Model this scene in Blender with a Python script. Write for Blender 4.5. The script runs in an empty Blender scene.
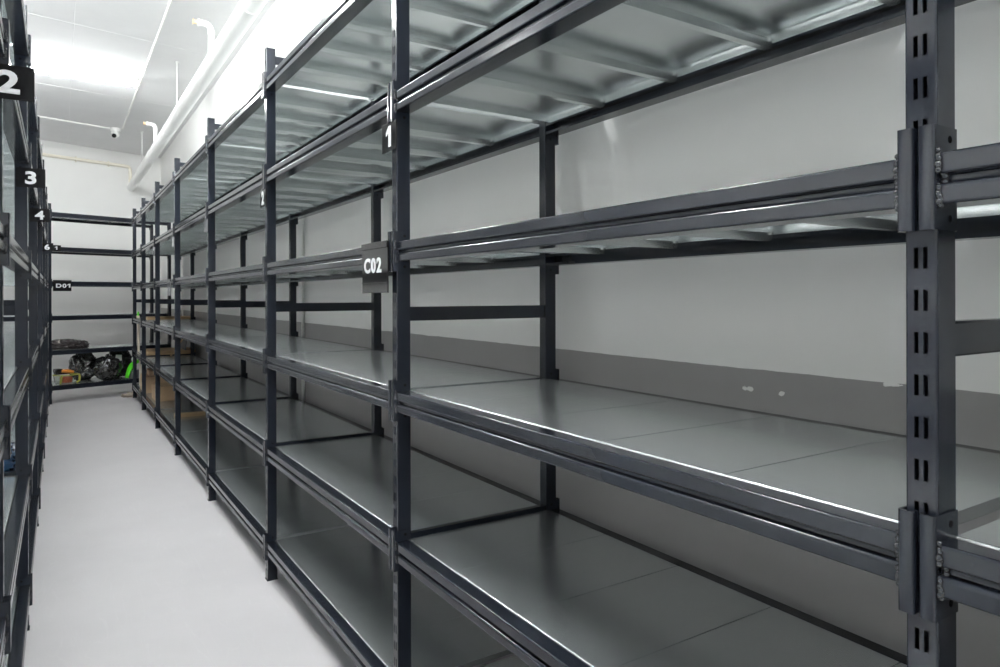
import bpy, bmesh, math, random
from mathutils import Vector, Matrix, noise
random.seed(7)
SC = bpy.context.scene
COL = SC.collection
PI = math.pi

# ------------------------------------------------------------------ materials
def mat(name, base, rough=0.5, metal=0.0, spec=0.5, coat=0.0, build=None):
    m = bpy.data.materials.new(name); m.use_nodes = True
    nt = m.node_tree; b = nt.nodes['Principled BSDF']
    b.inputs['Base Color'].default_value = (*base, 1)
    b.inputs['Roughness'].default_value = rough
    b.inputs['Metallic'].default_value = metal
    b.inputs['Specular IOR Level'].default_value = spec
    b.inputs['Coat Weight'].default_value = coat
    if build: build(nt, b)
    return m

def N(nt, t, **kw):
    n = nt.nodes.new(t)
    for k, v in kw.items():
        if k in n.inputs.keys(): n.inputs[k].default_value = v
        else: setattr(n, k, v)
    return n

def ramp(nt, src, stops):
    r = nt.nodes.new('ShaderNodeValToRGB')
    el = r.color_ramp.elements
    while len(el) < len(stops): el.new(0.5)
    for e, (p, c) in zip(el, stops):
        e.position = p; e.color = (c, c, c, 1) if not isinstance(c, tuple) else (*c, 1)
    nt.links.new(src, r.inputs['Fac'])
    return r

def coords(nt, kind='Object', scale=(1, 1, 1)):
    tc = nt.nodes.new('ShaderNodeTexCoord'); mp = nt.nodes.new('ShaderNodeMapping')
    mp.inputs['Scale'].default_value = scale
    nt.links.new(tc.outputs[kind], mp.inputs['Vector'])
    return mp.outputs['Vector']

def mottled(c0, c1, scale, rough=None, bump=0.0, stretch=(1, 1, 1), bscale=None):
    def f(nt, b):
        v = coords(nt, 'Object', stretch)
        n = N(nt, 'ShaderNodeTexNoise', Scale=scale, Detail=6.0, Roughness=0.6)
        nt.links.new(v, n.inputs['Vector'])
        r = ramp(nt, n.outputs['Fac'], [(0.3, c0), (0.7, c1)])
        nt.links.new(r.outputs['Color'], b.inputs['Base Color'])
        if rough:
            rr = ramp(nt, n.outputs['Fac'], [(0.3, rough[0]), (0.7, rough[1])])
            nt.links.new(rr.outputs['Color'], b.inputs['Roughness'])
        if bump:
            n2 = N(nt, 'ShaderNodeTexNoise', Scale=bscale or scale * 4, Detail=3.0)
            nt.links.new(v, n2.inputs['Vector'])
            bp = N(nt, 'ShaderNodeBump', Strength=bump, Distance=0.002)
            nt.links.new(n2.outputs['Fac'], bp.inputs['Height'])
            nt.links.new(bp.outputs['Normal'], b.inputs['Normal'])
    return f

def wall_paint(nt, b):
    # off-white paint above, grey dado below z = 1.187 with a slightly ragged edge and a few paint chips
    geo = nt.nodes.new('ShaderNodeNewGeometry')
    sep = nt.nodes.new('ShaderNodeSeparateXYZ'); nt.links.new(geo.outputs['Position'], sep.inputs[0])
    n = N(nt, 'ShaderNodeTexNoise', Scale=9.0, Detail=5.0)
    nt.links.new(geo.outputs['Position'], n.inputs['Vector'])
    a = N(nt, 'ShaderNodeMath', operation='MULTIPLY_ADD')
    nt.links.new(n.outputs['Fac'], a.inputs[0]); a.inputs[1].default_value = 0.008
    nt.links.new(sep.outputs['Z'], a.inputs[2])
    gt = N(nt, 'ShaderNodeMath', operation='GREATER_THAN'); nt.links.new(a.outputs[0], gt.inputs[0]); gt.inputs[1].default_value = 1.199
    fac = gt.outputs[0]
    nz = N(nt, 'ShaderNodeTexNoise', Scale=60.0, Detail=3.0); nt.links.new(geo.outputs['Position'], nz.inputs['Vector'])
    for (y, z, ry, rz) in ((1.18, 1.143, .028, .011), (1.08, 1.140, .012, .009), (.80, 1.193, .05, .009), (0.74, 1.192, .03, .006)):
        d = N(nt, 'ShaderNodeVectorMath', operation='SUBTRACT'); nt.links.new(geo.outputs['Position'], d.inputs[0]); d.inputs[1].default_value = (1.53, y, z)
        s = N(nt, 'ShaderNodeVectorMath', operation='MULTIPLY'); nt.links.new(d.outputs[0], s.inputs[0]); s.inputs[1].default_value = (3, 1 / ry, 1 / rz)
        l = N(nt, 'ShaderNodeVectorMath', operation='LENGTH'); nt.links.new(s.outputs[0], l.inputs[0])
        ad = N(nt, 'ShaderNodeMath', operation='MULTIPLY_ADD'); nt.links.new(nz.outputs['Fac'], ad.inputs[0]); ad.inputs[1].default_value = 1.6; nt.links.new(l.outputs['Value'], ad.inputs[2])
        lt = N(nt, 'ShaderNodeMath', operation='LESS_THAN'); nt.links.new(ad.outputs[0], lt.inputs[0]); lt.inputs[1].default_value = 1.35
        mx = N(nt, 'ShaderNodeMath', operation='MAXIMUM'); nt.links.new(fac, mx.inputs[0]); nt.links.new(lt.outputs[0], mx.inputs[1])
        fac = mx.outputs[0]
    n3 = N(nt, 'ShaderNodeTexNoise', Scale=1.4, Detail=4.0); nt.links.new(geo.outputs['Position'], n3.inputs['Vector'])
    lo = ramp(nt, n3.outputs['Fac'], [(0.3, (.300, .292, .292)), (0.7, (.335, .325, .322))])
    hi = ramp(nt, n3.outputs['Fac'], [(0.3, (.77, .77, .755)), (0.7, (.81, .81, .80))])
    mix = N(nt, 'ShaderNodeMix', data_type='RGBA')
    nt.links.new(fac, mix.inputs['Factor'])
    nt.links.new(lo.outputs['Color'], mix.inputs['A']); nt.links.new(hi.outputs['Color'], mix.inputs['B'])
    # sockets by identifier for the colour variant
    for s in mix.inputs:
        if s.identifier == 'A_Color': nt.links.new(lo.outputs['Color'], s)
        if s.identifier == 'B_Color': nt.links.new(hi.outputs['Color'], s)
        if s.identifier == 'Factor_Float': nt.links.new(fac, s)
    for s in mix.outputs:
        if s.identifier == 'Result_Color': nt.links.new(s, b.inputs['Base Color'])
    bp = N(nt, 'ShaderNodeBump', Strength=0.15, Distance=0.002)
    n4 = N(nt, 'ShaderNodeTexNoise', Scale=30.0, Detail=4.0); nt.links.new(geo.outputs['Position'], n4.inputs['Vector'])
    nt.links.new(n4.outputs['Fac'], bp.inputs['Height']); nt.links.new(bp.outputs['Normal'], b.inputs['Normal'])

def floor_paint(nt, b):
    geo = nt.nodes.new('ShaderNodeNewGeometry')
    n = N(nt, 'ShaderNodeTexNoise', Scale=1.3, Detail=7.0, Roughness=0.6); nt.links.new(geo.outputs['Position'], n.inputs['Vector'])
    c = ramp(nt, n.outputs['Fac'], [(0.25, (.66, .643, .658)), (0.55, (.715, .698, .713)), (0.75, (.75, .733, .748))])
    # fine scuff lines
    mp = nt.nodes.new('ShaderNodeMapping'); mp.inputs['Scale'].default_value = (6, 0.7, 1); mp.inputs['Rotation'].default_value = (0, 0, .5)
    nt.links.new(geo.outputs['Position'], mp.inputs['Vector'])
    n2 = N(nt, 'ShaderNodeTexNoise', Scale=1.6, Detail=2.0, Distortion=1.5); nt.links.new(mp.outputs['Vector'], n2.inputs['Vector'])
    s = ramp(nt, n2.outputs['Fac'], [(0.492, 0.0), (0.5, 0.22), (0.508, 0.0)])
    mix = N(nt, 'ShaderNodeMixRGB', blend_type='SCREEN'); mix.inputs[0].default_value = .35
    nt.links.new(c.outputs['Color'], mix.inputs[1]); nt.links.new(s.outputs['Color'], mix.inputs[2])
    nt.links.new(mix.outputs[0], b.inputs['Base Color'])
    r = ramp(nt, n.outputs['Fac'], [(0.3, .42), (0.7, .5)]); nt.links.new(r.outputs['Color'], b.inputs['Roughness'])

def zinc(nt, b):
    v = coords(nt, 'Object', (1, 1, 1))
    n = N(nt, 'ShaderNodeTexNoise', Scale=7.0, Detail=2.0, Roughness=.5); nt.links.new(v, n.inputs['Vector'])
    c = ramp(nt, n.outputs['Fac'], [(0.25, (.715, .75, .755)), (0.75, (.755, .79, .79))])
    nt.links.new(c.outputs['Color'], b.inputs['Base Color'])
    r = ramp(nt, n.outputs['Fac'], [(0.3, .235), (0.7, .255)]); nt.links.new(r.outputs['Color'], b.inputs['Roughness'])
    # zinc spangle scatters part of the light widely
    g = N(nt, 'ShaderNodeBsdfGlossy', Roughness=.62)
    nt.links.new(c.outputs['Color'], g.inputs['Color'])
    ms = N(nt, 'ShaderNodeMixShader'); ms.inputs[0].default_value = .22
    nt.links.new(b.outputs[0], ms.inputs[1]); nt.links.new(g.outputs[0], ms.inputs[2])
    nt.links.new(ms.outputs[0], nt.nodes['Material Output'].inputs['Surface'])

M = {}
M['steel'] = mat('dark_grey_powder_coat', (.014, .017, .0235), .16, 0, .45, 0, mottled((.0140, .0172, .0255), (.0155, .0190, .0280), 9))
M['weld'] = mat('weld_metal', (.022, .025, .032), .12, .0, .9)
M['hole'] = mat('dark_hole', (.003, .003, .003), .9, 0, .05)
M['zinc'] = mat('galvanised_sheet', (.55, .58, .58), .34, 1.0, build=zinc)
M['bolt'] = mat('bolt_zinc', (.75, .76, .76), .25, 1.0)
M['wall'] = mat('wall_paint', (.75, .75, .73), .55, build=wall_paint)
M['floor'] = mat('floor_epoxy', (.65, .65, .66), .4, build=floor_paint)
M['ceiling'] = mat('ceiling_paint', (.78, .78, .785), .7, build=mottled((.71, .71, .715), (.78, .78, .785), 1.2))
M['white'] = mat('white_pvc', (.80, .80, .78), .35)
M['pipe'] = mat('white_pipe_paint', (.80, .80, .79), .28)
M['cream'] = mat('cream_pipe_paint', (.78, .74, .64), .35)
M['brass'] = mat('sprinkler_brass', (.85, .60, .36), .35, .2)
M['rod'] = mat('threaded_rod', (.70, .70, .69), .4, .3)
M['black'] = mat('black_plastic', (.012, .012, .013), .18)
M['sign'] = mat('black_sign_gloss', (.010, .010, .011), .09, 0, .28)
M['digit'] = mat('sign_white', (.82, .82, .84), .4)
M['greysign'] = mat('grey_sign_gloss', (.22, .225, .24), .12)  # glare on black plates, painted in as a grey base colour
M['bag'] = mat('black_polythene', (.008, .008, .009), .2, 0, .9, .5)
M['film'] = mat('smoky_film', (.07, .06, .062), .16, 0, .9)
M['card'] = mat('brown_cardboard', (.46, .30, .17), .8, build=mottled((.52, .355, .21), (.60, .425, .26), 12))
M['cardprint'] = mat('box_print', (.06, .04, .03), .7)
M['wood'] = mat('raw_pine', (.52, .36, .20), .65, build=mottled((.44, .29, .15), (.58, .41, .24), 4, stretch=(1, 14, 14)))
M['palewood'] = mat('pale_board', (.66, .60, .50), .6, build=mottled((.60, .53, .43), (.70, .64, .55), 4, stretch=(14, 14, 1)))
M['darkboard'] = mat('dark_grey_board', (.035, .036, .042), .5)
M['green'] = mat('bright_green_plastic', (.10, .72, .02), .3)
M['greybox'] = mat('grey_plastic', (.17, .175, .19), .4)
M['orange'] = mat('orange_plastic', (.62, .24, .03), .4)
M['red'] = mat('salmon_red_content', (.62, .16, .09), .4)
M['yellow'] = mat('yellow_green_strap', (.42, .43, .07), .4)
M['rag'] = mat('beige_rag', (.50, .43, .36), .9, build=mottled((.36, .31, .26), (.58, .51, .43), 40, bump=.8))
M['pink'] = mat('pink_card', (.68, .33, .44), .5)
M['ochre'] = mat('ochre_carton', (.62, .42, .20), .6)
M['blue'] = mat('blue_plastic', (.05, .17, .36), .35)
M['lampbody'] = mat('lamp_white', (.8, .8, .8), .4)
def clear(nt, b):
    b.inputs['Transmission Weight'].default_value = 1.0; b.inputs['IOR'].default_value = 1.2
M['clear'] = mat('clear_plastic', (.90, .93, .90), .12, build=clear)
M['clearfilm'] = mat('clear_film', (.92, .95, 1.0), .2, build=clear)
def tube(nt, b, k=1.0):
    b.inputs['Emission Color'].default_value = (.975, 1.0, .99, 1); b.inputs['Emission Strength'].default_value = TUBE * k
TUBE = 62.0
M['tube'] = mat('lit_tube', (.9, .9, .9), .4, build=tube)
M['oldtube'] = mat('lit_old_tube', (.9, .9, .9), .4, build=lambda nt, b: tube(nt, b, .55))  # emission turned down so the wall by this lamp burns out less

# ------------------------------------------------------------------ mesh helpers
class MB:
    def __init__(s): s.v = []; s.f = []; s.mi = []; s.cur = 0
    def add(s, vs, fs):
        o = len(s.v); s.v += [tuple(v) for v in vs]
        for f in fs: s.f.append(tuple(i + o for i in f)); s.mi.append(s.cur)
    def box(s, x0, x1, y0, y1, z0, z1, b=0.0):
        if b <= 0:
            s.add([(x0, y0, z0), (x1, y0, z0), (x1, y1, z0), (x0, y1, z0), (x0, y0, z1), (x1, y0, z1), (x1, y1, z1), (x0, y1, z1)],
                  [(3, 2, 1, 0), (4, 5, 6, 7), (0, 1, 5, 4), (1, 2, 6, 5), (2, 3, 7, 6), (3, 0, 4, 7)])
            return
        bm = bmesh.new(); bmesh.ops.create_cube(bm, size=1)
        for v in bm.verts:
            v.co = Vector(((x0 + x1) / 2 + v.co.x * (x1 - x0), (y0 + y1) / 2 + v.co.y * (y1 - y0), (z0 + z1) / 2 + v.co.z * (z1 - z0)))
        bmesh.ops.bevel(bm, geom=bm.edges[:], offset=b, segments=2, profile=.5, affect='EDGES')
        s.bm(bm)
    def bm(s, bm, mtx=None):
        bm.verts.index_update(); bm.verts.ensure_lookup_table()
        vs = [(mtx @ v.co if mtx else v.co.copy()) for v in bm.verts]
        s.add(vs, [[v.index for v in f.verts] for f in bm.faces]); bm.free()
    def prism(s, poly, axis, a, b):
        """closed polygon swept along an axis; poly holds the two other coordinates in order"""
        def P(p, t):
            if axis == 'y': return (p[0], t, p[1])
            if axis == 'x': return (t, p[0], p[1])
            return (p[0], p[1], t)
        n = len(poly)
        vs = [P(p, a) for p in poly] + [P(p, b) for p in poly]
        fs = [(i, (i + 1) % n, n + (i + 1) % n, n + i) for i in range(n)]
        fs += [tuple(range(n))[::-1], tuple(range(n, 2 * n))]
        s.add(vs, fs)
    def tube(s, pts, r, seg=12, caps=True):
        pts = [Vector(p) for p in pts]; rings = []
        t0 = (pts[1] - pts[0]).normalized()
        up = Vector((0, 0, 1)) if abs(t0.z) < .9 else Vector((1, 0, 0))
        nrm = t0.cross(up).normalized(); vs = []
        rr = r if isinstance(r, (list, tuple)) else [r] * len(pts)
        for i, p in enumerate(pts):
            if i == 0: t = pts[1] - p
            elif i == len(pts) - 1: t = p - pts[-2]
            else: t = (pts[i + 1] - p).normalized() + (p - pts[i - 1]).normalized()
            t.normalize(); nrm = (nrm - t * nrm.dot(t)).normalized(); bi = t.cross(nrm)
            for k in range(seg):
                a = 2 * PI * k / seg; vs.append(p + (nrm * math.cos(a) + bi * math.sin(a)) * rr[i])
        fs = []
        for i in range(len(pts) - 1):
            for k in range(seg):
                fs.append((i * seg + k, i * seg + (k + 1) % seg, (i + 1) * seg + (k + 1) % seg, (i + 1) * seg + k))
        if caps: fs += [tuple(range(seg))[::-1], tuple(range((len(pts) - 1) * seg, len(pts) * seg))]
        s.add(vs, fs)
    def ball(s, c, r, sub=1, sc=(1, 1, 1)):
        bm = bmesh.new(); bmesh.ops.create_icosphere(bm, subdivisions=sub, radius=r)
        s.bm(bm, Matrix.Translation(c) @ Matrix.Diagonal((*sc, 1)))
    def mesh(s, name, mats, smooth=None):
        me = bpy.data.meshes.new(name); me.from_pydata(s.v, [], s.f)
        for m in (mats if isinstance(mats, (list, tuple)) else [mats]): me.materials.append(m)
        for p, i in zip(me.polygons, s.mi): p.material_index = i
        bm = bmesh.new(); bm.from_mesh(me); bmesh.ops.recalc_face_normals(bm, faces=bm.faces[:])
        bmesh.ops.triangulate(bm, faces=[f for f in bm.faces if len(f.verts) > 4])
        if smooth:
            for f in bm.faces: f.smooth = True
            for e in bm.edges:
                e.smooth = not (len(e.link_faces) != 2 or e.calc_face_angle(0) > smooth)
        bm.to_mesh(me); bm.free()
        return me
    def build(s, name, mats, parent=None, smooth=None, loc=(0, 0, 0)):
        return link(name, s.mesh(name, mats, smooth), parent, loc)

def link(name, data, parent=None, loc=(0, 0, 0), rz=0.0):
    o = bpy.data.objects.new(name, data); COL.objects.link(o)
    o.location = loc; o.rotation_euler = (0, 0, rz)
    if parent: o.parent = parent
    return o
def tag(o, label=None, cat=None, group=None, kind=None):
    if label: o['label'] = label
    if cat: o['category'] = cat
    if group: o['group'] = group
    if kind: o['kind'] = kind
    return o
def empty(name, loc=(0, 0, 0), rz=0.0):
    o = link(name, None, None, loc, rz); o.empty_display_size = .1
    return o

# ------------------------------------------------------------------ camera
H = 1.388                       # eye height
TH = math.atan(441 / 690)
ROLL = -.0027
cam = bpy.data.cameras.new('camera'); cam.sensor_width = 36; cam.lens = 24.84; cam.shift_y = -37.5 / 1000
cam.clip_start = .02
co = bpy.data.objects.new('camera', cam); COL.objects.link(co)
co.location = (0, 0, H)
co.rotation_euler = (Matrix.Rotation(-TH, 3, 'Z') @ Matrix.Rotation(PI / 2, 3, 'X') @ Matrix.Rotation(ROLL, 3, 'Z')).to_euler()
SC.camera = co

# ------------------------------------------------------------------ room
XW, XL, YB, ZC = 1.53, -4.3, -5.2, 3.86
EA = math.radians(19.5)                              # the end wall runs obliquely
def yend(x): return 13.62 + (x - XW) * math.tan(EA)
def slab(name, pts, z0, z1, m):
    b = MB(); b.prism(pts, 'z', z0, z1)
    return tag(b.build(name, m), kind='structure')
EX = XL - .4
foot = [(EX, YB - .3), (XW + .3, YB - .3), (XW + .3, yend(XW + .3) + .3), (EX, yend(EX) + .3)]
slab('floor', foot, -.12, 0, M['floor'])
cl = slab('ceiling', foot, ZC, ZC + .15, M['ceiling'])
slab('wall_right', [(XW, YB), (XW + .15, YB), (XW + .15, yend(XW) + .1), (XW, yend(XW))], 0, ZC, M['wall'])
slab('wall_left', [(XL - .15, YB), (XL, YB), (XL, yend(XL)), (XL - .15, yend(XL))], 0, ZC, M['wall'])
slab('wall_back', [(XL - .15, YB - .15), (XW + .15, YB - .15), (XW + .15, YB), (XL - .15, YB)], 0, ZC, M['wall'])
M['endwall'] = mat('end_wall_paint', (.8, .8, .79), .55, build=mottled((.775, .775, .765), (.81, .81, .80), 1.4))
slab('wall_end', [(XL - .15, yend(XL - .15)), (XW + .15, yend(XW + .15)), (XW + .15, yend(XW + .15) + .15), (XL - .15, yend(XL - .15) + .15)], 0, ZC, M['endwall'])
# shallow joints between the ceiling boards
def ceil_y(x, y0): return y0 + x * math.tan(EA * .55)
for i, y0 in enumerate((7.3, 9.6)):
    b = MB(); b.tube([(XL, ceil_y(XL, y0), ZC - .0005), (XW, ceil_y(XW, y0), ZC - .0005)], .0022, 6)
    tag(b.build('trim_%d' % (i + 1), M['ceiling']), kind='structure')
b = MB(); b.tube([(.12, 5.5, ZC - .0005), (.12, yend(.12), ZC - .0005)], .002, 6); tag(b.build('trim_3', M['ceiling']), kind='structure')

# ------------------------------------------------------------------ racking
D = .597                       # depth over the posts
PW, PD, PH = .036, .044, 2.605  # post width, depth, height
LEV = [H + .1637 + .45 * k for k in (-3, -2, -1, 0, 1, 2)]
LEV[0] -= .010     # rail top of the six levels
cache = {}
def memo(key, fn):
    if key not in cache: cache[key] = fn()
    return cache[key]

def post_mesh():
    b = MB(); x1 = PD; h = PW / 2; r = .003
    # outer skin: rounded section without the flat front, swept upwards; front is a grid with slot holes
    sec = [(0, h - r)]
    for k in range(1, 4):
        a = PI / 2 * k / 3; sec.append((r - r * math.cos(a), h - r + r * math.sin(a)))
    sec += [(x1 - .001, h), (x1, h - .001), (x1, -h + .001), (x1 - .001, -h)]
    for k in range(3):
        a = PI / 2 * (3 - k) / 3; sec.append((r - r * math.cos(a), -h + r - r * math.sin(a)))
    sec.append((0, -h + r))
    n = len(sec)
    b.add([(x, y, .004) for x, y in sec] + [(x, y, PH) for x, y in sec], [(i, i + 1, n + i + 1, n + i) for i in range(n - 1)])
    b.add([(x, y, PH) for x, y in sec], [tuple(range(n))])
    ys = [-h + r, -.0080, -.0026, .0026, .0080, h - r]
    zs = [.004]; z = .069
    holes = []
    while z + .03 < PH - .03:
        zs += [z, z + .025]; holes.append(len(zs) - 2); z += .05
    zs.append(PH)
    for j in range(len(zs) - 1):
        for i in range(5):
            q = [(0, ys[i], zs[j]), (0, ys[i + 1], zs[j]), (0, ys[i + 1], zs[j + 1]), (0, ys[i], zs[j + 1])]
            if j in holes and i in (1, 3):
                w = [(.0022, p[1], p[2]) for p in q]
                b.add(q + w, [(0, 1, 5, 4), (1, 2, 6, 5), (2, 3, 7, 6), (3, 0, 4, 7)])
            else: b.add(q, [(0, 1, 2, 3)])
    me = b.mesh('post', M['steel'])
    bm = bmesh.new(); bm.from_mesh(me); bmesh.ops.remove_doubles(bm, verts=bm.verts[:], dist=1e-5)
    for f in bm.faces: f.smooth = False
    bm.to_mesh(me); bm.free()
    return me

def rail_poly():
    p = [(.036, 0.0)]
    def arc(cx, cz, r, a0, a1, n=4):
        e = .0004; A, B = math.radians(a0), math.radians(a1)
        p.append((cx + r * math.cos(A) + e * math.sin(A), cz + r * math.sin(A) - e * math.cos(A)))      # keeps the flat beside the arc flat
        for k in range(n + 1):
            a = math.radians(a0 + (a1 - a0) * k / n); p.append((cx + r * math.cos(a), cz + r * math.sin(a)))
        p.append((cx + r * math.cos(B) - e * math.sin(B), cz + r * math.sin(B) + e * math.cos(B)))
    arc(.0035, -.0035, .0035, 90, 180)          # top front edge
    arc(.0025, -.0225, .0025, 180, 250, 3)      # lower edge of the upper face
    p.append((.0100, -.0275)); p.append((.0105, -.0290)); p.append((.0105, -.0325)); p.append((.0098, -.0340))
    arc(.0062, -.0415, .0062, 105, 180, 5)      # rounded shoulder of the lower ridge
    arc(.0030, -.0570, .0030, 180, 270, 4)
    # rolled sheet: hollow towards the shelf, with a short lip below and the ledge that carries the panels above
    p += [(.050, -.060), (.050, -.051), (.0484, -.051), (.0484, -.0584), (.0135, -.0584), (.0135, -.0262), (.0484, -.0262), (.0484, -.031), (.050, -.031), (.050, -.0245), (.036, -.0245)]
    return p
def rail_mesh(L, flip):
    b = MB(); p = rail_poly()
    p = [(x - .006, z) for x, z in p]
    if flip: p = [(D - x, z) for x, z in p]
    b.prism(p, 'y', PW / 2 + .003, L - PW / 2 - .003)
    return b.mesh('shelf_rail', M['steel'], math.radians(32))
def bracket_mesh(L, flip, far):
    b = MB(); t = .003; z0, z1 = -.0887, .032
    h = PW / 2; xf = -.0135
    # local section (x, y) on the +y side of a post at y = 0: lip, front flange, side flange
    sec = [(-.0008, .0030), (xf + .002, .0030), (xf, .0050), (xf, h + t - .003), (xf + .0012, h + t - .0008), (xf + .004, h + t), (.041, h + t),
           (.041, h + .0006), (xf + t, h + .0006), (xf + t, .0030 + t), (-.0008, .0030 + t)]
    def tr(x, y): return (D - x if flip else x, L - y if far else y)
    b.prism([tr(x, y) for x, y in sec], 'z', z0, z1)
    # bolt holes at both flange ends, their darkness painted as matte black discs
    for z in (z1 - .014, z0 + .014):
        c = tr(.024, h + t); s = -1 if far else 1
        b.cur = 2
        b.tube([(c[0], c[1] - s * .001, z), (c[0], c[1] + s * .0005, z)], .0042, 10)
        b.cur = 0
    # weld bead along the joint with the rail
    b.cur = 1
    rnd = random.Random(3)
    z = .0
    for k in range(20):
        z = .002 - .0033 * k
        xo = -.0062 + (.007 if .024 < -z < .036 else 0)
        c = tr(xo + rnd.uniform(-.0022, .0022), h + t + rnd.uniform(.0002, .0022) + (.0034 if xo > 0 else 0))
        b.ball((c[0], c[1], z), .0036 + rnd.uniform(-.0012, .0016), 2, (.9, 1.1, 1.0))
    b.cur = 0
    return b.mesh('rail_bracket', [M['steel'], M['weld'], M['hole']], math.radians(50))
NP = 5
def panel_mesh(w):
    b = MB(); x0, x1 = .0335, D - .0335; g = .0013; f = -.021; t = .0011
    top = .0022
    out = [(x0, f), (x0, top - .004), (x0 + .0008, top - .0015), (x0 + .0025, top - .0003), (x0 + .005, top), (x1 - .005, top), (x1 - .0025, top - .0003), (x1 - .0008, top - .0015), (x1, top - .004), (x1, f)]
    inn = [(x1 - t, f), (x1 - t, top - .005), (x1 - .004, top - t), (x0 + .004, top - t), (x0 + t, top - .005), (x0 + t, f)]
    b.prism(out + inn, 'y', g, w - g)
    for y in (g, w - g - t): b.box(x0 + t, x1 - t, y, y + t, -.016, top - t)
    return b.mesh('shelf_panel', M['zinc'], math.radians(40))
def bar_mesh():
    b = MB(); x0, x1 = .047, D - .047
    sec = [(-.017, -.017), (-.0125, -.017), (-.0085, -.034), (.0085, -.034), (.0125, -.017), (.017, -.017), (.017, -.0185), (.0137, -.0185), (.0097, -.0362), (-.0097, -.0362), (-.0137, -.0185), (-.017, -.0185)]
    b.prism(sec, 'x', x0, x1)
    b.cur = 1
    for x in (x0 + .012, x1 - .012):
        for y in (-.0145, .0145): b.tube([(x, y, -.0185), (x, y, -.024)], .004, 8)
    return b.mesh('support_bar', [M['zinc'], M['bolt']])
def brace_mesh(z0, z1):
    b = MB(); b.box(PD - .001, D - PD + .001, -.012, .012, z0, z1, .003)
    return b.mesh('frame_brace', M['steel'])
def plate_mesh():
    b = MB(); b.box(-.004, PD + .004, -PW / 2 - .004, PW / 2 + .004, 0, .005, .001); b.box(-.0015, PD + .0015, -PW / 2 - .0015, PW / 2 + .0015, .004, .05)
    return b.mesh('foot_plate', M['steel'])
BRACES = [(2.535, 2.572), (1.313, 1.356), (.622, .666), (.085, .125)]

def frame(root, y):
    for flip in (0, 1):
        p = link('post', memo('post', post_mesh), root, (D if flip else 0, y, 0), PI if flip else 0)
        f = link('foot_plate', memo('plate', plate_mesh), p)
    for z in BRACES:
        link('frame_brace', memo(('brace', z), lambda: brace_mesh(*z)), root, (0, y, 0))

def bay(loc, rz, L, label, group, first=False, dz=0.0, last=True):
    root = tag(empty('shelving_bay', loc, rz), label, 'shelving', group)
    if first: frame(root, 0)
    if last: frame(root, L)
    w = (L - .041) / NP
    for lv in LEV:
        z = lv + dz
        for flip in (0, 1):
            r = link('shelf_rail', memo(('rail', round(L, 4), flip), lambda: rail_mesh(L, flip)), root, (0, 0, z))
            for far in (0, 1):
                link('rail_bracket', memo(('brk', round(L, 4), flip, far), lambda: bracket_mesh(L, flip, far)), r)
        for k in range(NP):
            link('shelf_panel', memo(('panel', round(w, 4)), lambda: panel_mesh(w)), root, (0, .0205 + k * w, z))
            if k: link('support_bar', memo('bar', bar_mesh), root, (0, .0205 + k * w, z))
    return root

XF = .855
CY = [-1.09, .4177, 1.930, 3.466, 5.032, 6.637, 8.097, 9.509, 10.717]     # post centres of the row on the right
CN = ['dark grey steel shelving bay at the right picture edge, mostly cut off by it',
      'large steel shelving bay between the slotted post at right and the C02 sign',
      'dark grey steel shelving bay beginning at the post with number 1 and the C02 sign',
      'dark grey steel shelving bay of the right row beginning at the number 2 post',
      'dark grey steel shelving bay in the right row ending at the plain grey hanging sign',
      'dark grey shelving bay of the right row just beyond the plain grey hanging sign',
      'dark grey shelving bay of the right row with the cardboard cartons on its bottom shelf',
      'dark grey shelving bay ending the right row, holding the upright pale board']
for i in range(8):
    bay((XF, CY[i], 0), 0, CY[i + 1] - CY[i], CN[i], 'shelving bays of the row on the right', first=(i == 0))
XLF = -.110
LY = [-1.10, .45, 1.98, 3.50, 5.05, 6.60, 8.20, 9.72]
LN = ['dark grey steel shelving bay of the left row standing beside and behind the viewer',  # unseen bay added to block light and darken the near posts
      'dark grey steel shelving bay of the left row just outside the left picture edge',
      'dark grey shelving bay of the left row between the 2 and 3 flags',
      'dark grey shelving bay of the left row holding the blue packet',
      'dark grey steel shelving bay of the left row just beyond the number 4 flag',
      'dark grey steel shelving bay of the left row ending at the number 6 flag',
      'dark grey steel shelving bay ending the left row, beyond the number 6 flag']
for i in range(7):
    # this row faces the other way: it starts at its far post
    bay((XLF, LY[i + 1], 0), PI, LY[i + 1] - LY[i], LN[i], 'shelving bays of the row on the left', first=(i == 6))
# the row across the end of the aisle
DA = math.radians(19.0)
dx, dn = Vector((math.cos(DA), math.sin(DA), 0)), Vector((-math.sin(DA), math.cos(DA), 0))
DP = Vector((-.098, 10.66, 0))                       # its post beside the aisle
DL = 1.56
bay(DP + dx * DL, PI / 2 + DA, DL, 'dark grey shelving bay across the aisle end, with black bags on its bottom shelf', 'shelving bays of the end row', first=True, dz=.043)
bay(DP, PI / 2 + DA, 1.2, 'dark grey shelving bay of the end row hidden behind the left row', 'shelving bays of the end row', dz=.043)
def dpt(s, t, z=0): return DP + dx * s + dn * t + Vector((0, 0, z))     # s along the end row to the right, t into its depth

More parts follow.
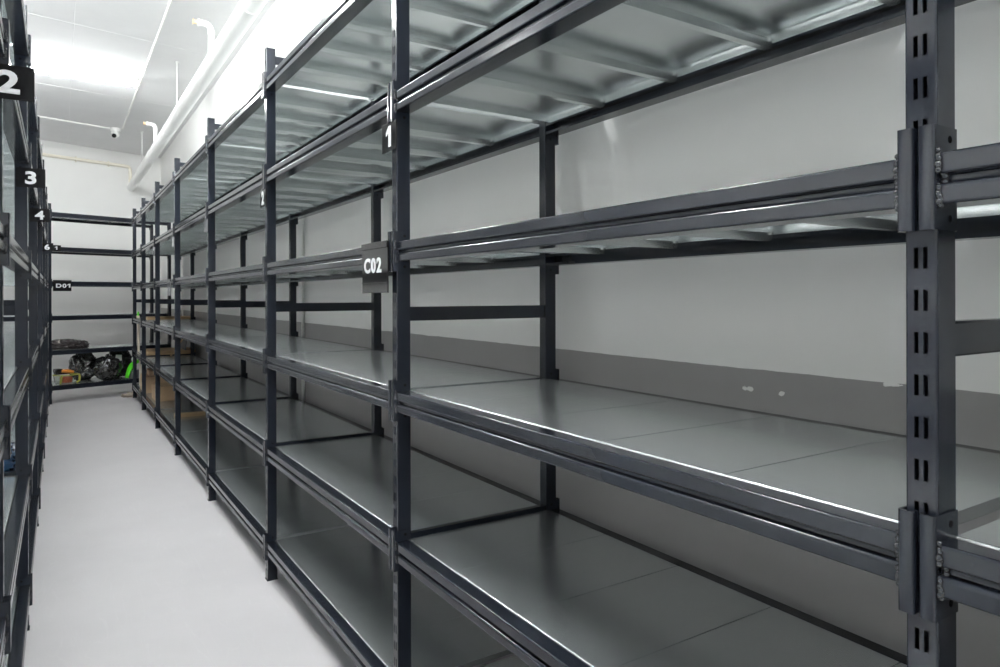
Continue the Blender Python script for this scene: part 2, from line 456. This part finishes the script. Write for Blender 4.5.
# ------------------------------------------------------------------ signs
def glyph(ch, size, bold):
    """one character as a mesh in the local xz plane, front towards -y, left edge at x = 0"""
    if ch == '1':
        h = size * .71; wd = size * .40; st = size * .19
        out = [(wd - st, 0), (wd, 0), (wd, h), (wd - st * .95, h), (0, h * .73), (0, h * .55), (wd - st, h * .70)]
        b = MB(); b.prism(out, 'y', -.0006, .0006)
        return b.mesh('lettering', M['digit'])
    c = bpy.data.curves.new('lettering', 'FONT'); c.body = ch; c.size = size
    c.offset = bold * size; c.extrude = .0006; c.resolution_u = 4
    o = bpy.data.objects.new('lettering', c); COL.objects.link(o)
    bpy.context.view_layer.update()
    me = bpy.data.meshes.new_from_object(o.evaluated_get(bpy.context.evaluated_depsgraph_get()))
    bpy.data.objects.remove(o); bpy.data.curves.remove(c)
    x0 = min(v.co.x for v in me.vertices)
    for v in me.vertices: v.co = Vector((v.co.x - x0, -v.co.z, v.co.y))
    return me
def text_mesh(s, size, sx=1.0, bold=.035):
    bm = bmesh.new(); x = 0
    for ch in s:
        me = glyph(ch, size, bold); wd = max(v.co.x for v in me.vertices)
        n0 = len(bm.verts); bm.from_mesh(me); bm.verts.ensure_lookup_table()
        for v in bm.verts[n0:]: v.co.x += x
        x += wd + size * .09
        bpy.data.meshes.remove(me)
    zs = [v.co.z for v in bm.verts]; mz = (min(zs) + max(zs)) / 2; mx = (x - size * .09) / 2
    for v in bm.verts: v.co = Vector(((v.co.x - mx) * sx, v.co.y, v.co.z - mz))
    me = bpy.data.meshes.new('lettering'); bm.to_mesh(me); bm.free(); me.materials.append(M['digit'])
    return me
def sign(name, loc, rz, w, h, s, size, label, group, sx=1.0, off=(0, 0), holder=True, m='sign'):
    """plate in the local xz plane, front towards -y; loc is its centre"""
    b = MB(); b.box(-w / 2, w / 2, 0, .004, -h / 2, h / 2, .001)
    o = tag(b.build(name, M[m], None, None, loc), label, 'sign', group); o.rotation_euler = (0, 0, rz)
    if holder:
        q = MB(); q.box(-w / 2, w / 2, -.0035, .0045, h / 2 - .018, h / 2 + .002, .001); q.build('sign_holder', M['black'], o)
        q = MB(); q.box(-w / 2, w / 2, -.002, .0045, -h / 2 + .030, -h / 2 + .0325); q.build('sign_ridge', M['black'], o)
    if s: 
        l = link('lettering', text_mesh(s, size, sx), o, (off[0], -.0012, off[1])); l['label'] = 'white lettering ' + s
    return o
sign('bay_sign', (XF - .027, 2.022, H + .088), -PI / 2, .205, .155, 'C02', .061, 'black glossy sign reading C02 hung on the front rail beside the number 1 post', 'bay signs', 1.22, (-.012, .008))
p = dpt(.135, -.024, H + .150)
sign('bay_sign', p, DA, .215, .142, 'D01', .07, 'black sign reading D01 hung on a rail of the rack across the aisle end', 'bay signs', 1.35, (.01, 0))
sign('bay_sign', (XF - .027, CY[5] + .165, H + .083), -PI / 2, .2, .145, '', .07, 'plain grey sign hung on the right row far beyond the C02 sign', 'bay signs', m='greysign')
zn = H + .484
for k, y, s, lab in ((2, CY[2], '1', 'small black number plate reading 1 on the post above the C02 sign'), (3, CY[3], '2', 'small black number plate reading 2 on the third post of the right row'),
                     (4, CY[4], '', 'small plain grey number plate on the fourth post of the right row'), (5, CY[5], '', 'small plain grey number plate on the post above the grey hanging sign'),
                     (6, CY[6], '', 'small plain grey number plate on the right row, farthest of the small plates there')):
    sign('number_plate', (XF - .0105, y + .016, zn), -PI / 2, .105, .087, s, .088, lab, 'number plates on the right row', 1.0, (0, .0), holder=False, m='sign' if s else 'greysign')
for y, s, lab in ((LY[2], '2', 'black flag plate reading 2 at the upper left picture edge'), (LY[3], '3', 'black flag plate reading 3 on the left row of racks'),
                  (LY[4], '4', 'black flag plate reading 4 on the left row, beyond number 3'), (LY[6], '6', 'black flag plate reading 6 on the left row, beyond number 4')):
    sign('number_flag', (-.098, y - .030, H + .497), 0, .102, .080, s, .070, lab, 'number flags on the left row', 1.3, (.0, 0), holder=False)
sign('number_plate', dpt(.062, -.026, LEV[4] + .025), DA, .115, .075, '1', .062, 'small black plate reading 1 on the end rack above the D01 sign', None, 1.2, holder=False)

# ------------------------------------------------------------------ ceiling fittings
def lamp(y, x0, x1, label, tilt=0, m='tube'):
    zt = ZC - .002
    o = tag(empty('ceiling_lamp', ((x0 + x1) / 2, y, zt)), label, 'lamp', 'ceiling tube lamps')
    o.rotation_euler = (0, 0, tilt)
    L = (x1 - x0) / 2
    b = MB(); b.box(-L, L, -.03, .03, -.045, 0, .004); b.build('lamp_body', M['lampbody'], o)
    b = MB()
    b.box(-L - .012, -L + .018, -.022, .022, -.092, -.040, .004); b.box(L - .018, L + .012, -.022, .022, -.092, -.040, .004)
    b.build('lamp_holder', M['lampbody'], o)
    b = MB(); b.tube([(-L + .01, 0, -.068), (L - .01, 0, -.068)], .0155, 16); b.build('lamp_tube', M[m], o, math.radians(40))
    return o
lamp(8.80, -.50, .76, 'lit tube lamp on the ceiling above the aisle', m='oldtube')
for y in (5.4, 2.5, -.5): lamp(y, -.66, .60, 'lit tube lamp on the ceiling out of the picture overhead')
for y in (5.7, 4.15, 2.6, 1.05, -.5, -2.05): lamp(y, -3.5, -2.24, 'lit tube lamp on the ceiling out of the picture overhead')  # unseen lamps added beyond the left row as fill for the right wall
# surface conduit to the camera
b = MB(); b.tube([(.79, 3.0, ZC - .012), (.79, 11.45, ZC - .012)], .012, 8)
tag(b.build('ceiling_conduit', M['white'], None, math.radians(40)), 'thin white conduit running along the ceiling past the lamp end', 'conduit')
b = MB(); b.tube([(.66, 11.55, ZC - .012), (-1.2, 11.55 - 1.86 * .30, ZC - .012)], .012, 8)
tag(b.build('ceiling_conduit', M['white'], None, math.radians(40)), 'thin white conduit running leftwards across the ceiling from the camera', 'conduit')
# security camera
cc = tag(empty('security_camera', (.70, 11.55, ZC)), 'white turret security camera on the ceiling at the aisle end', 'camera')
b = MB(); b.tube([(0, 0, 0), (0, 0, -.045)], .068, 24); b.build('camera_base', M['white'], cc, math.radians(40))
b = MB(); b.tube([(0, 0, -.04), (0, 0, -.075)], [.055, .05], 24); b.ball((0, 0, -.088), .054, 3); b.build('camera_housing', M['white'], cc, math.radians(40))
fd = Vector((-.35, -.75, -.55)).normalized(); cpt = Vector((0, 0, -.088))
b = MB(); b.tube([cpt + fd * .035, cpt + fd * .058], .031, 20); b.build('camera_lens', M['black'], cc, math.radians(40))
# fire main
PX, PZ, PR = 1.05, H + 1.885, .066
fp = tag(empty('sprinkler_pipe', (PX, 0, PZ)), 'thick white sprinkler pipe running along the right wall under the ceiling', 'pipe')
pend = yend(PX) - .03
b = MB(); b.tube([(0, -4.0, 0), (0, pend, 0)], PR, 32); b.build('pipe_run', M['pipe'], fp, math.radians(40))
for y in (4.6, 8.55, 10.2, 11.45):
    b = MB(); b.tube([(0, y - .006, 0), (0, y + .006, 0)], PR + .004, 32); b.build('pipe_clamp', M['pipe'], fp, math.radians(40))
for y in (7.93, 11.57):
    b = MB(); b.tube([(0, y, PR - .01), (0, y, ZC - PZ)], .006, 8); b.tube([(0, y, PR - .004), (0, y, PR + .03)], .014, 8); b.tube([(0, y, ZC - PZ - .012), (0, y, ZC - PZ)], .02, 10)
    b.build('hanger_rod', M['rod'], fp, math.radians(40))
for y in (6.0, 9.86):
    zt = .33
    pts = [(0, y, PR * .5), (0, y, zt - .05)]
    for k in range(1, 7):
        a = PI / 2 * k / 6; pts.append((-.05 + .05 * math.cos(a), y, zt - .05 + .05 * math.sin(a)))
    pts.append((-.10, y, zt))
    b = MB(); b.tube(pts, .024, 14); b.tube([(-.085, y, zt), (-.105, y, zt)], .029, 14); b.tube([(0, y, zt - .075), (0, y, zt - .055)], .029, 14)
    r = b.build('sprinkler_riser', M['pipe'], fp, math.radians(40))
    b = MB(); b.tube([(-.105, y, zt), (-.135, y, zt)], .016, 12); b.tube([(-.135, y, zt), (-.139, y, zt)], .024, 12); b.build('sprinkler_head', M['brass'], r, math.radians(40))
# cream pipe on the end wall
en = Vector((math.sin(EA), -math.cos(EA), 0)); ex = Vector((math.cos(EA), math.sin(EA), 0))
E0 = Vector((PX - .03, yend(PX - .03), 0)) + en * .045
zc = H + 2.235
pts = [E0 - ex * 2.2 + Vector((0, 0, zc)), E0 - ex * .06 + Vector((0, 0, zc))]
for k in range(1, 6):
    a = PI / 2 * k / 6; pts.append(E0 - ex * (.06 - .06 * math.sin(a)) + Vector((0, 0, zc - .06 + .06 * math.cos(a))))
pts += [E0 + Vector((0, 0, zc - .06)), E0 + Vector((0, 0, PZ + PR - .01))]
b = MB(); b.tube(pts, .027, 14)
cp = tag(b.build('cream_pipe', M['cream'], None, math.radians(40)), 'thin cream pipe along the end wall with an elbow down to the thick white pipe', 'pipe')
b = MB()
for s in (.35, .85): 
    c = E0 - ex * s + Vector((0, 0, zc)); b.tube([c - ex * .012, c + ex * .012], .034, 14); b.box(c.x - .01, c.x + .01, c.y, c.y + .036, zc - .045, zc + .045)
b.build('pipe_clip', M['cream'], cp, math.radians(40))
# white conduit on the right wall, behind the racks
def wall_y(u): return 690 * (XW - .012) / .7101 / (u - 59) - (XW - .012) * .639
for u, lab in ((303, 'thin white vertical conduit on the right wall behind the fourth rack post'), (182.5, 'thin white vertical conduit on the right wall near the far corner')):
    y = wall_y(u); b = MB(); b.tube([(XW - .013, y, .02), (XW - .013, y, 2.05)], .0115, 10)
    tag(b.build('wall_conduit', M['white'], None, math.radians(40)), lab, 'conduit')

# ------------------------------------------------------------------ stored goods
def sheet_blob(name, loc, r, sc, m, seed, amp=.16, freq=1.6, ridge=.34, sub=5, flat=-.9, parent=None):
    bm = bmesh.new(); bmesh.ops.create_icosphere(bm, subdivisions=sub, radius=1)
    for v in bm.verts:
        d = v.co.normalized(); q = d * freq + Vector((seed, seed * 1.7, -seed))
        n = noise.noise(q) + .5 * noise.noise(q * 2.3)
        rg = abs(noise.noise(q * 1.7 + Vector((9, 3, 1)))); rg2 = abs(noise.noise(q * 3.3))
        k = 1 + amp * n - ridge * (.35 - min(rg, .35)) - ridge * .35 * (.3 - min(rg2, .3))
        v.co = Vector((d.x * k * sc[0], d.y * k * sc[1], max(d.z * k, flat) * sc[2]))
    for v in bm.verts: v.co *= r
    zmin = min(v.co.z for v in bm.verts)
    for v in bm.verts: v.co.z -= zmin
    b = MB(); b.bm(bm)
    return b.build(name, M[m], parent, math.radians(55), loc)
Z0, Z1, Z2 = LEV[0] + .043 + .003, LEV[1] + .043 + .003, LEV[2] + .043 + .003
def bagtie(o, z, r=.03, seed=1):
    b = MB(); rnd = random.Random(seed)
    for k in range(7):
        a = 2 * PI * k / 7 + rnd.uniform(-.2, .2)
        b.tube([(0, 0, z - .03), (math.cos(a) * r * .35, math.sin(a) * r * .35, z + .01), (math.cos(a) * r, math.sin(a) * r, z + .045)], [.012, .010, .016], 6)
    return b.build('bag_knot', M['bag'], o, math.radians(50))
o = sheet_blob('rubbish_bag', dpt(.545, .392, Z0), .2, (.92, .85, 1.05), 'bag', 1.3); tag(o, 'black plastic bag tied shut, leftmost of three, beside the clear tub', 'bag', 'black bags on the bottom shelf')
o = sheet_blob('rubbish_bag', dpt(.725, .095, Z0), .175, (1.0, .85, 1.05), 'bag', 4.1, ridge=.26); tag(o, 'black plastic bag bulging over the shelf front, middle one of three', 'bag', 'black bags on the bottom shelf')
o = sheet_blob('rubbish_bag', dpt(.985, .37, Z0), .205, (.95, 1.0, 1.05), 'bag', 7.7); tag(o, 'black plastic bag with a pale patch, standing behind the green plastic part', 'bag', 'black bags on the bottom shelf')
b = MB(); b.add([(-.045, 0, -.03), (.045, .004, -.035), (.052, .012, .05), (-.02, .012, .055)], [(0, 1, 2, 3)]); b.add([(-.045, .004, -.03), (.045, .008, -.035), (.052, .016, .05), (-.02, .016, .055)], [(3, 2, 1, 0)])
pt = b.build('paper_label', M['white'], o, None, (-.01, -.185, .285)); pt.rotation_euler = (-.35, 0, .1); pt['label'] = 'pale paper patch'
# flat film-wrapped pack
o = sheet_blob('wrapped_pack', dpt(.24, .25, Z1), .34, (.92, .68, .25), 'film', 2.2, amp=.14, ridge=.28, freq=3.2, flat=-.5); tag(o, 'flat dark pack wrapped in shiny film on the second shelf of the end rack', 'package')
o.rotation_euler = (0, 0, DA)
# clear tub with tools
tb = tag(empty('plastic_tub', dpt(.245, .17, Z0), DA), 'clear plastic tub with yellow straps on the bottom shelf of the end rack', 'tub')
def ell(a, b_, z, n=28): return [(a * math.cos(2 * PI * k / n), b_ * math.sin(2 * PI * k / n), z) for k in range(n)]
def lathe(name, rings, m, parent, cap=True):
    b = MB(); n = len(rings[0]); vs = [v for r in rings for v in r]; fs = []
    for i in range(len(rings) - 1):
        for k in range(n): fs.append((i * n + k, i * n + (k + 1) % n, (i + 1) * n + (k + 1) % n, (i + 1) * n + k))
    if cap: fs.append(tuple(range(n))[::-1])
    b.add(vs, fs)
    return b.build(name, m, parent, math.radians(50))
lathe('tub_shell', [ell(.12, .09, .002), ell(.135, .105, .02), ell(.15, .115, .115), ell(.153, .118, .118), ell(.147, .112, .115), ell(.131, .101, .02), ell(.118, .088, .006)], M['clear'], tb)
b = MB(); b.tube(ell(.156, .121, .115)[0:] + [ell(.156, .121, .115)[0]], .006, 8, False); b.build('tub_rim', M['yellow'], tb, math.radians(50))
lathe('tub_contents', [ell(.07, .07, .012), ell(.075, .075, .085), ell(.05, .04, .10), ell(.002, .002, .10)], M['red'], tb)
for a, nm in ((-.085, 0), (.115, 1)):
    b = MB(); b.tube([(a, -.05, .012), (a * 1.12, -.088, .03), (a * 1.1, -.104, .085), (a * 1.06, -.108, .112)], [.012, .013, .013, .012], 8); b.build('tub_strap', M['yellow'], tb, math.radians(50))
tl = tag(empty('hand_tool', dpt(.215, .15, Z0 + .1285), DA), 'black and orange hand tool lying on top of the clear tub', 'tool')
b = MB(); b.box(-.115, .06, -.05, .05, 0, .035, .012); b.box(-.12, -.03, -.055, .055, .02, .075, .016); b.build('tool_body', M['black'], tl)
b = MB(); b.tube([(-.05, -.05, .045), (.02, -.058, .04), (.09, -.055, .022)], [.018, .027, .017], 10); b.build('tool_handle', M['orange'], tl, math.radians(50))
# green plastic part with a grey foot
gp = tag(empty('plastic_scoop', dpt(1.06, .03, Z0), DA), 'bright green curved plastic part leaning at the corner of the end rack', 'plastic part')
pts = [(-.10, 0, .012), (-.085, 0, .07), (-.06, 0, .14), (-.02, 0, .20), (.04, 0, .235), (.11, 0, .24)]
b = MB()
for dy in (-.03, -.01, .01, .03): b.tube([(x, dy, z) for x, y, z in pts], [.013, .016, .02, .022, .022, .016], 8)
b.build('scoop_arch', M['green'], gp, math.radians(50))
b = MB(); b.box(-.055, .16, -.04, .05, 0, .115, .012); b.build('scoop_foot', M['greybox'], gp)
# beige rag on the floor
o = sheet_blob('floor_rag', tuple(dpt(1.02, -.10, 0)), .16, (1.05, .55, .26), 'rag', 5.5, amp=.4, ridge=.5, freq=3.4, flat=-.4); tag(o, 'crumpled beige rag on the floor under the end rack corner', 'rag'); o.rotation_euler = (0, 0, DA)
# cartons on the bottom shelf of the right row
ZR = [z + .0025 for z in LEV]
def carton(loc, rz, sx, sy, sz, label, flaps=True, prnt=True):
    o = tag(empty('cardboard_carton', loc, rz), label, 'carton', 'cartons on the right row')
    b = MB(); b.box(-sx / 2, sx / 2, -sy / 2, sy / 2, 0, sz, .003); b.build('carton_body', M['card'], o)
    b = MB(); b.box(-sx / 2 + .004, sx / 2 - .004, -sy / 2 + .004, -.002, sz, sz + .003); b.box(-sx / 2 + .004, sx / 2 - .004, .002, sy / 2 - .004, sz, sz + .003); b.build('carton_flap', M['card'], o)
    if prnt:
        b = MB()
        for k in range(2): b.box(-sx / 2 - .0015, -sx / 2 - .0002, sy * .12 - k * .045, sy * .12 + .03 - k * .045, sz * .52, sz * .52 + .04)
        b.build('carton_print', M['cardprint'], o)
    return o
carton((1.055, 8.93, ZR[0]), 0, .26, .42, .165, 'low brown cardboard carton on the bottom shelf, nearer of the two', prnt=False)
carton((1.06, 9.80, ZR[0]), .02, .34, .50, .20, 'brown cardboard carton with dark print, farther along the bottom shelf')
carton((1.10, 9.80, ZR[0] + .204), -.03, .30, .42, .06, 'flat brown carton lying on the printed carton', prnt=False)
def plank(name, c, size, rz, m, label, cat, group=None, rx=0, ry=0):
    b = MB(); b.box(-size[0] / 2, size[0] / 2, -size[1] / 2, size[1] / 2, 0, size[2], .0015)
    o = tag(b.build(name, M[m], None, None, c), label, cat, group); o.rotation_euler = (rx, ry, rz); return o
plank('wooden_board', (1.20, 9.86, ZR[2]), (.55, .55, .028), 0, 'wood', 'raw wooden board lying on the shelf at eye level near the far end', 'board', 'wooden boards')
plank('wooden_board', (1.20, 9.86, ZR[1]), (.55, .60, .055), 0, 'wood', 'thick raw wooden board lying on the second shelf near the far end', 'board', 'wooden boards')
plank('wooden_batten', (1.17, 7.50, ZR[0]), (.42, .07, .035), 0, 'wood', 'short wooden batten lying across the bottom shelf nearer than the cartons', 'batten')
o = plank('dark_panel', (1.355, 9.84, ZR[1] + .056), (.012, .58, .34), 0, 'darkboard', 'dark grey panel standing on the thick wooden board against the back', 'panel', ry=.08)
b = MB(); b.tube([(1.15, 9.30, ZR[1] + .010), (1.37, 9.30, ZR[1] + .33)], .008, 8); tag(b.build('wooden_stick', M['wood'], None, math.radians(40)), 'thin wooden stick leaning diagonally on the second shelf', 'stick')
# upright pale board standing in the last bay
y = 10.50
ub = tag(empty('pale_board', (.905, y, ZR[1])), 'narrow pale board standing upright in the last bay of the right row', 'board')
ub2 = plank('wide_board', (.925, 10.45, ZR[0]), (.02, .22, .383), 0, 'palewood', 'pale wooden board standing on the bottom shelf behind the last posts', 'board')
b = MB(); b.box(-.012, .012, -.04, .04, 0, .383, .002); b.build('board_body', M['palewood'], ub); ub.rotation_euler = (0, 0.0, 0)
tip = tag(empty('green_clip', (.91, 10.62, ZR[2])), 'small bright green clip with a pale foot standing on the eye level shelf', 'clip')
b = MB(); b.box(-.02, .02, -.03, .03, 0, .03, .004); b.build('clip_foot', M['palewood'], tip)
b = MB(); b.tube([(0, -.012, .028), (0, -.015, .085)], [.014, .008], 8); b.tube([(0, .014, .028), (.01, .02, .075)], [.012, .007], 8); b.build('clip_body', M['green'], tip, math.radians(40))
# blue packet in clear film on the left row
o = sheet_blob('wrapped_packet', (-.25, 3.67, ZR[1]), .10, (1.0, 1.2, .5), 'blue', 3.1, amp=.2, ridge=.3, freq=2.6, flat=-.5); tag(o, 'blue packet in crinkled clear film on a shelf of the left row', 'package')
sheet_blob('film_wrap', (.0, .0, .001), .112, (.95, 1.2, .85), 'clearfilm', 6.1, amp=.3, ridge=.4, freq=3.0, flat=-.35, parent=o)
# things standing between the left row and the end row
b = MB(); b.tube([(0, 0, 0), (0, 0, .27)], .03, 16); b.tube([(0, 0, .27), (0, 0, .272)], .022, 16); tag(b.build('pink_roll', M['pink'], None, math.radians(40), (-.185, 10.40, 0)), 'pink roll standing on the floor behind the last left post', 'roll')
p = dpt(-.085, .06, LEV[0] + .046)
b = MB(); b.box(-.025, .025, -.05, .05, 0, .26, .003); b.box(-.024, .024, -.049, -.001, .26, .262); o = b.build('ochre_carton', M['ochre'], None, None, p); o.rotation_euler = (0, 0, DA); tag(o, 'slim ochre carton standing at the left end of the rack across the aisle', 'carton')

# ------------------------------------------------------------------ world and colour
w = bpy.data.worlds.new('world'); SC.world = w; w.use_nodes = True
w.node_tree.nodes['Background'].inputs['Color'].default_value = (.02, .02, .02, 1)
SC.view_settings.view_transform = 'Standard'; SC.view_settings.look = 'None'
SC.view_settings.gamma = 1; SC.view_settings.use_curve_mapping = False
SC.view_settings.exposure = 2.5
SC.cycles.max_bounces = 10; SC.cycles.diffuse_bounces = 6; SC.cycles.glossy_bounces = 6
SC.cycles.use_denoising = True
SC.cycles.sample_clamp_indirect = 6
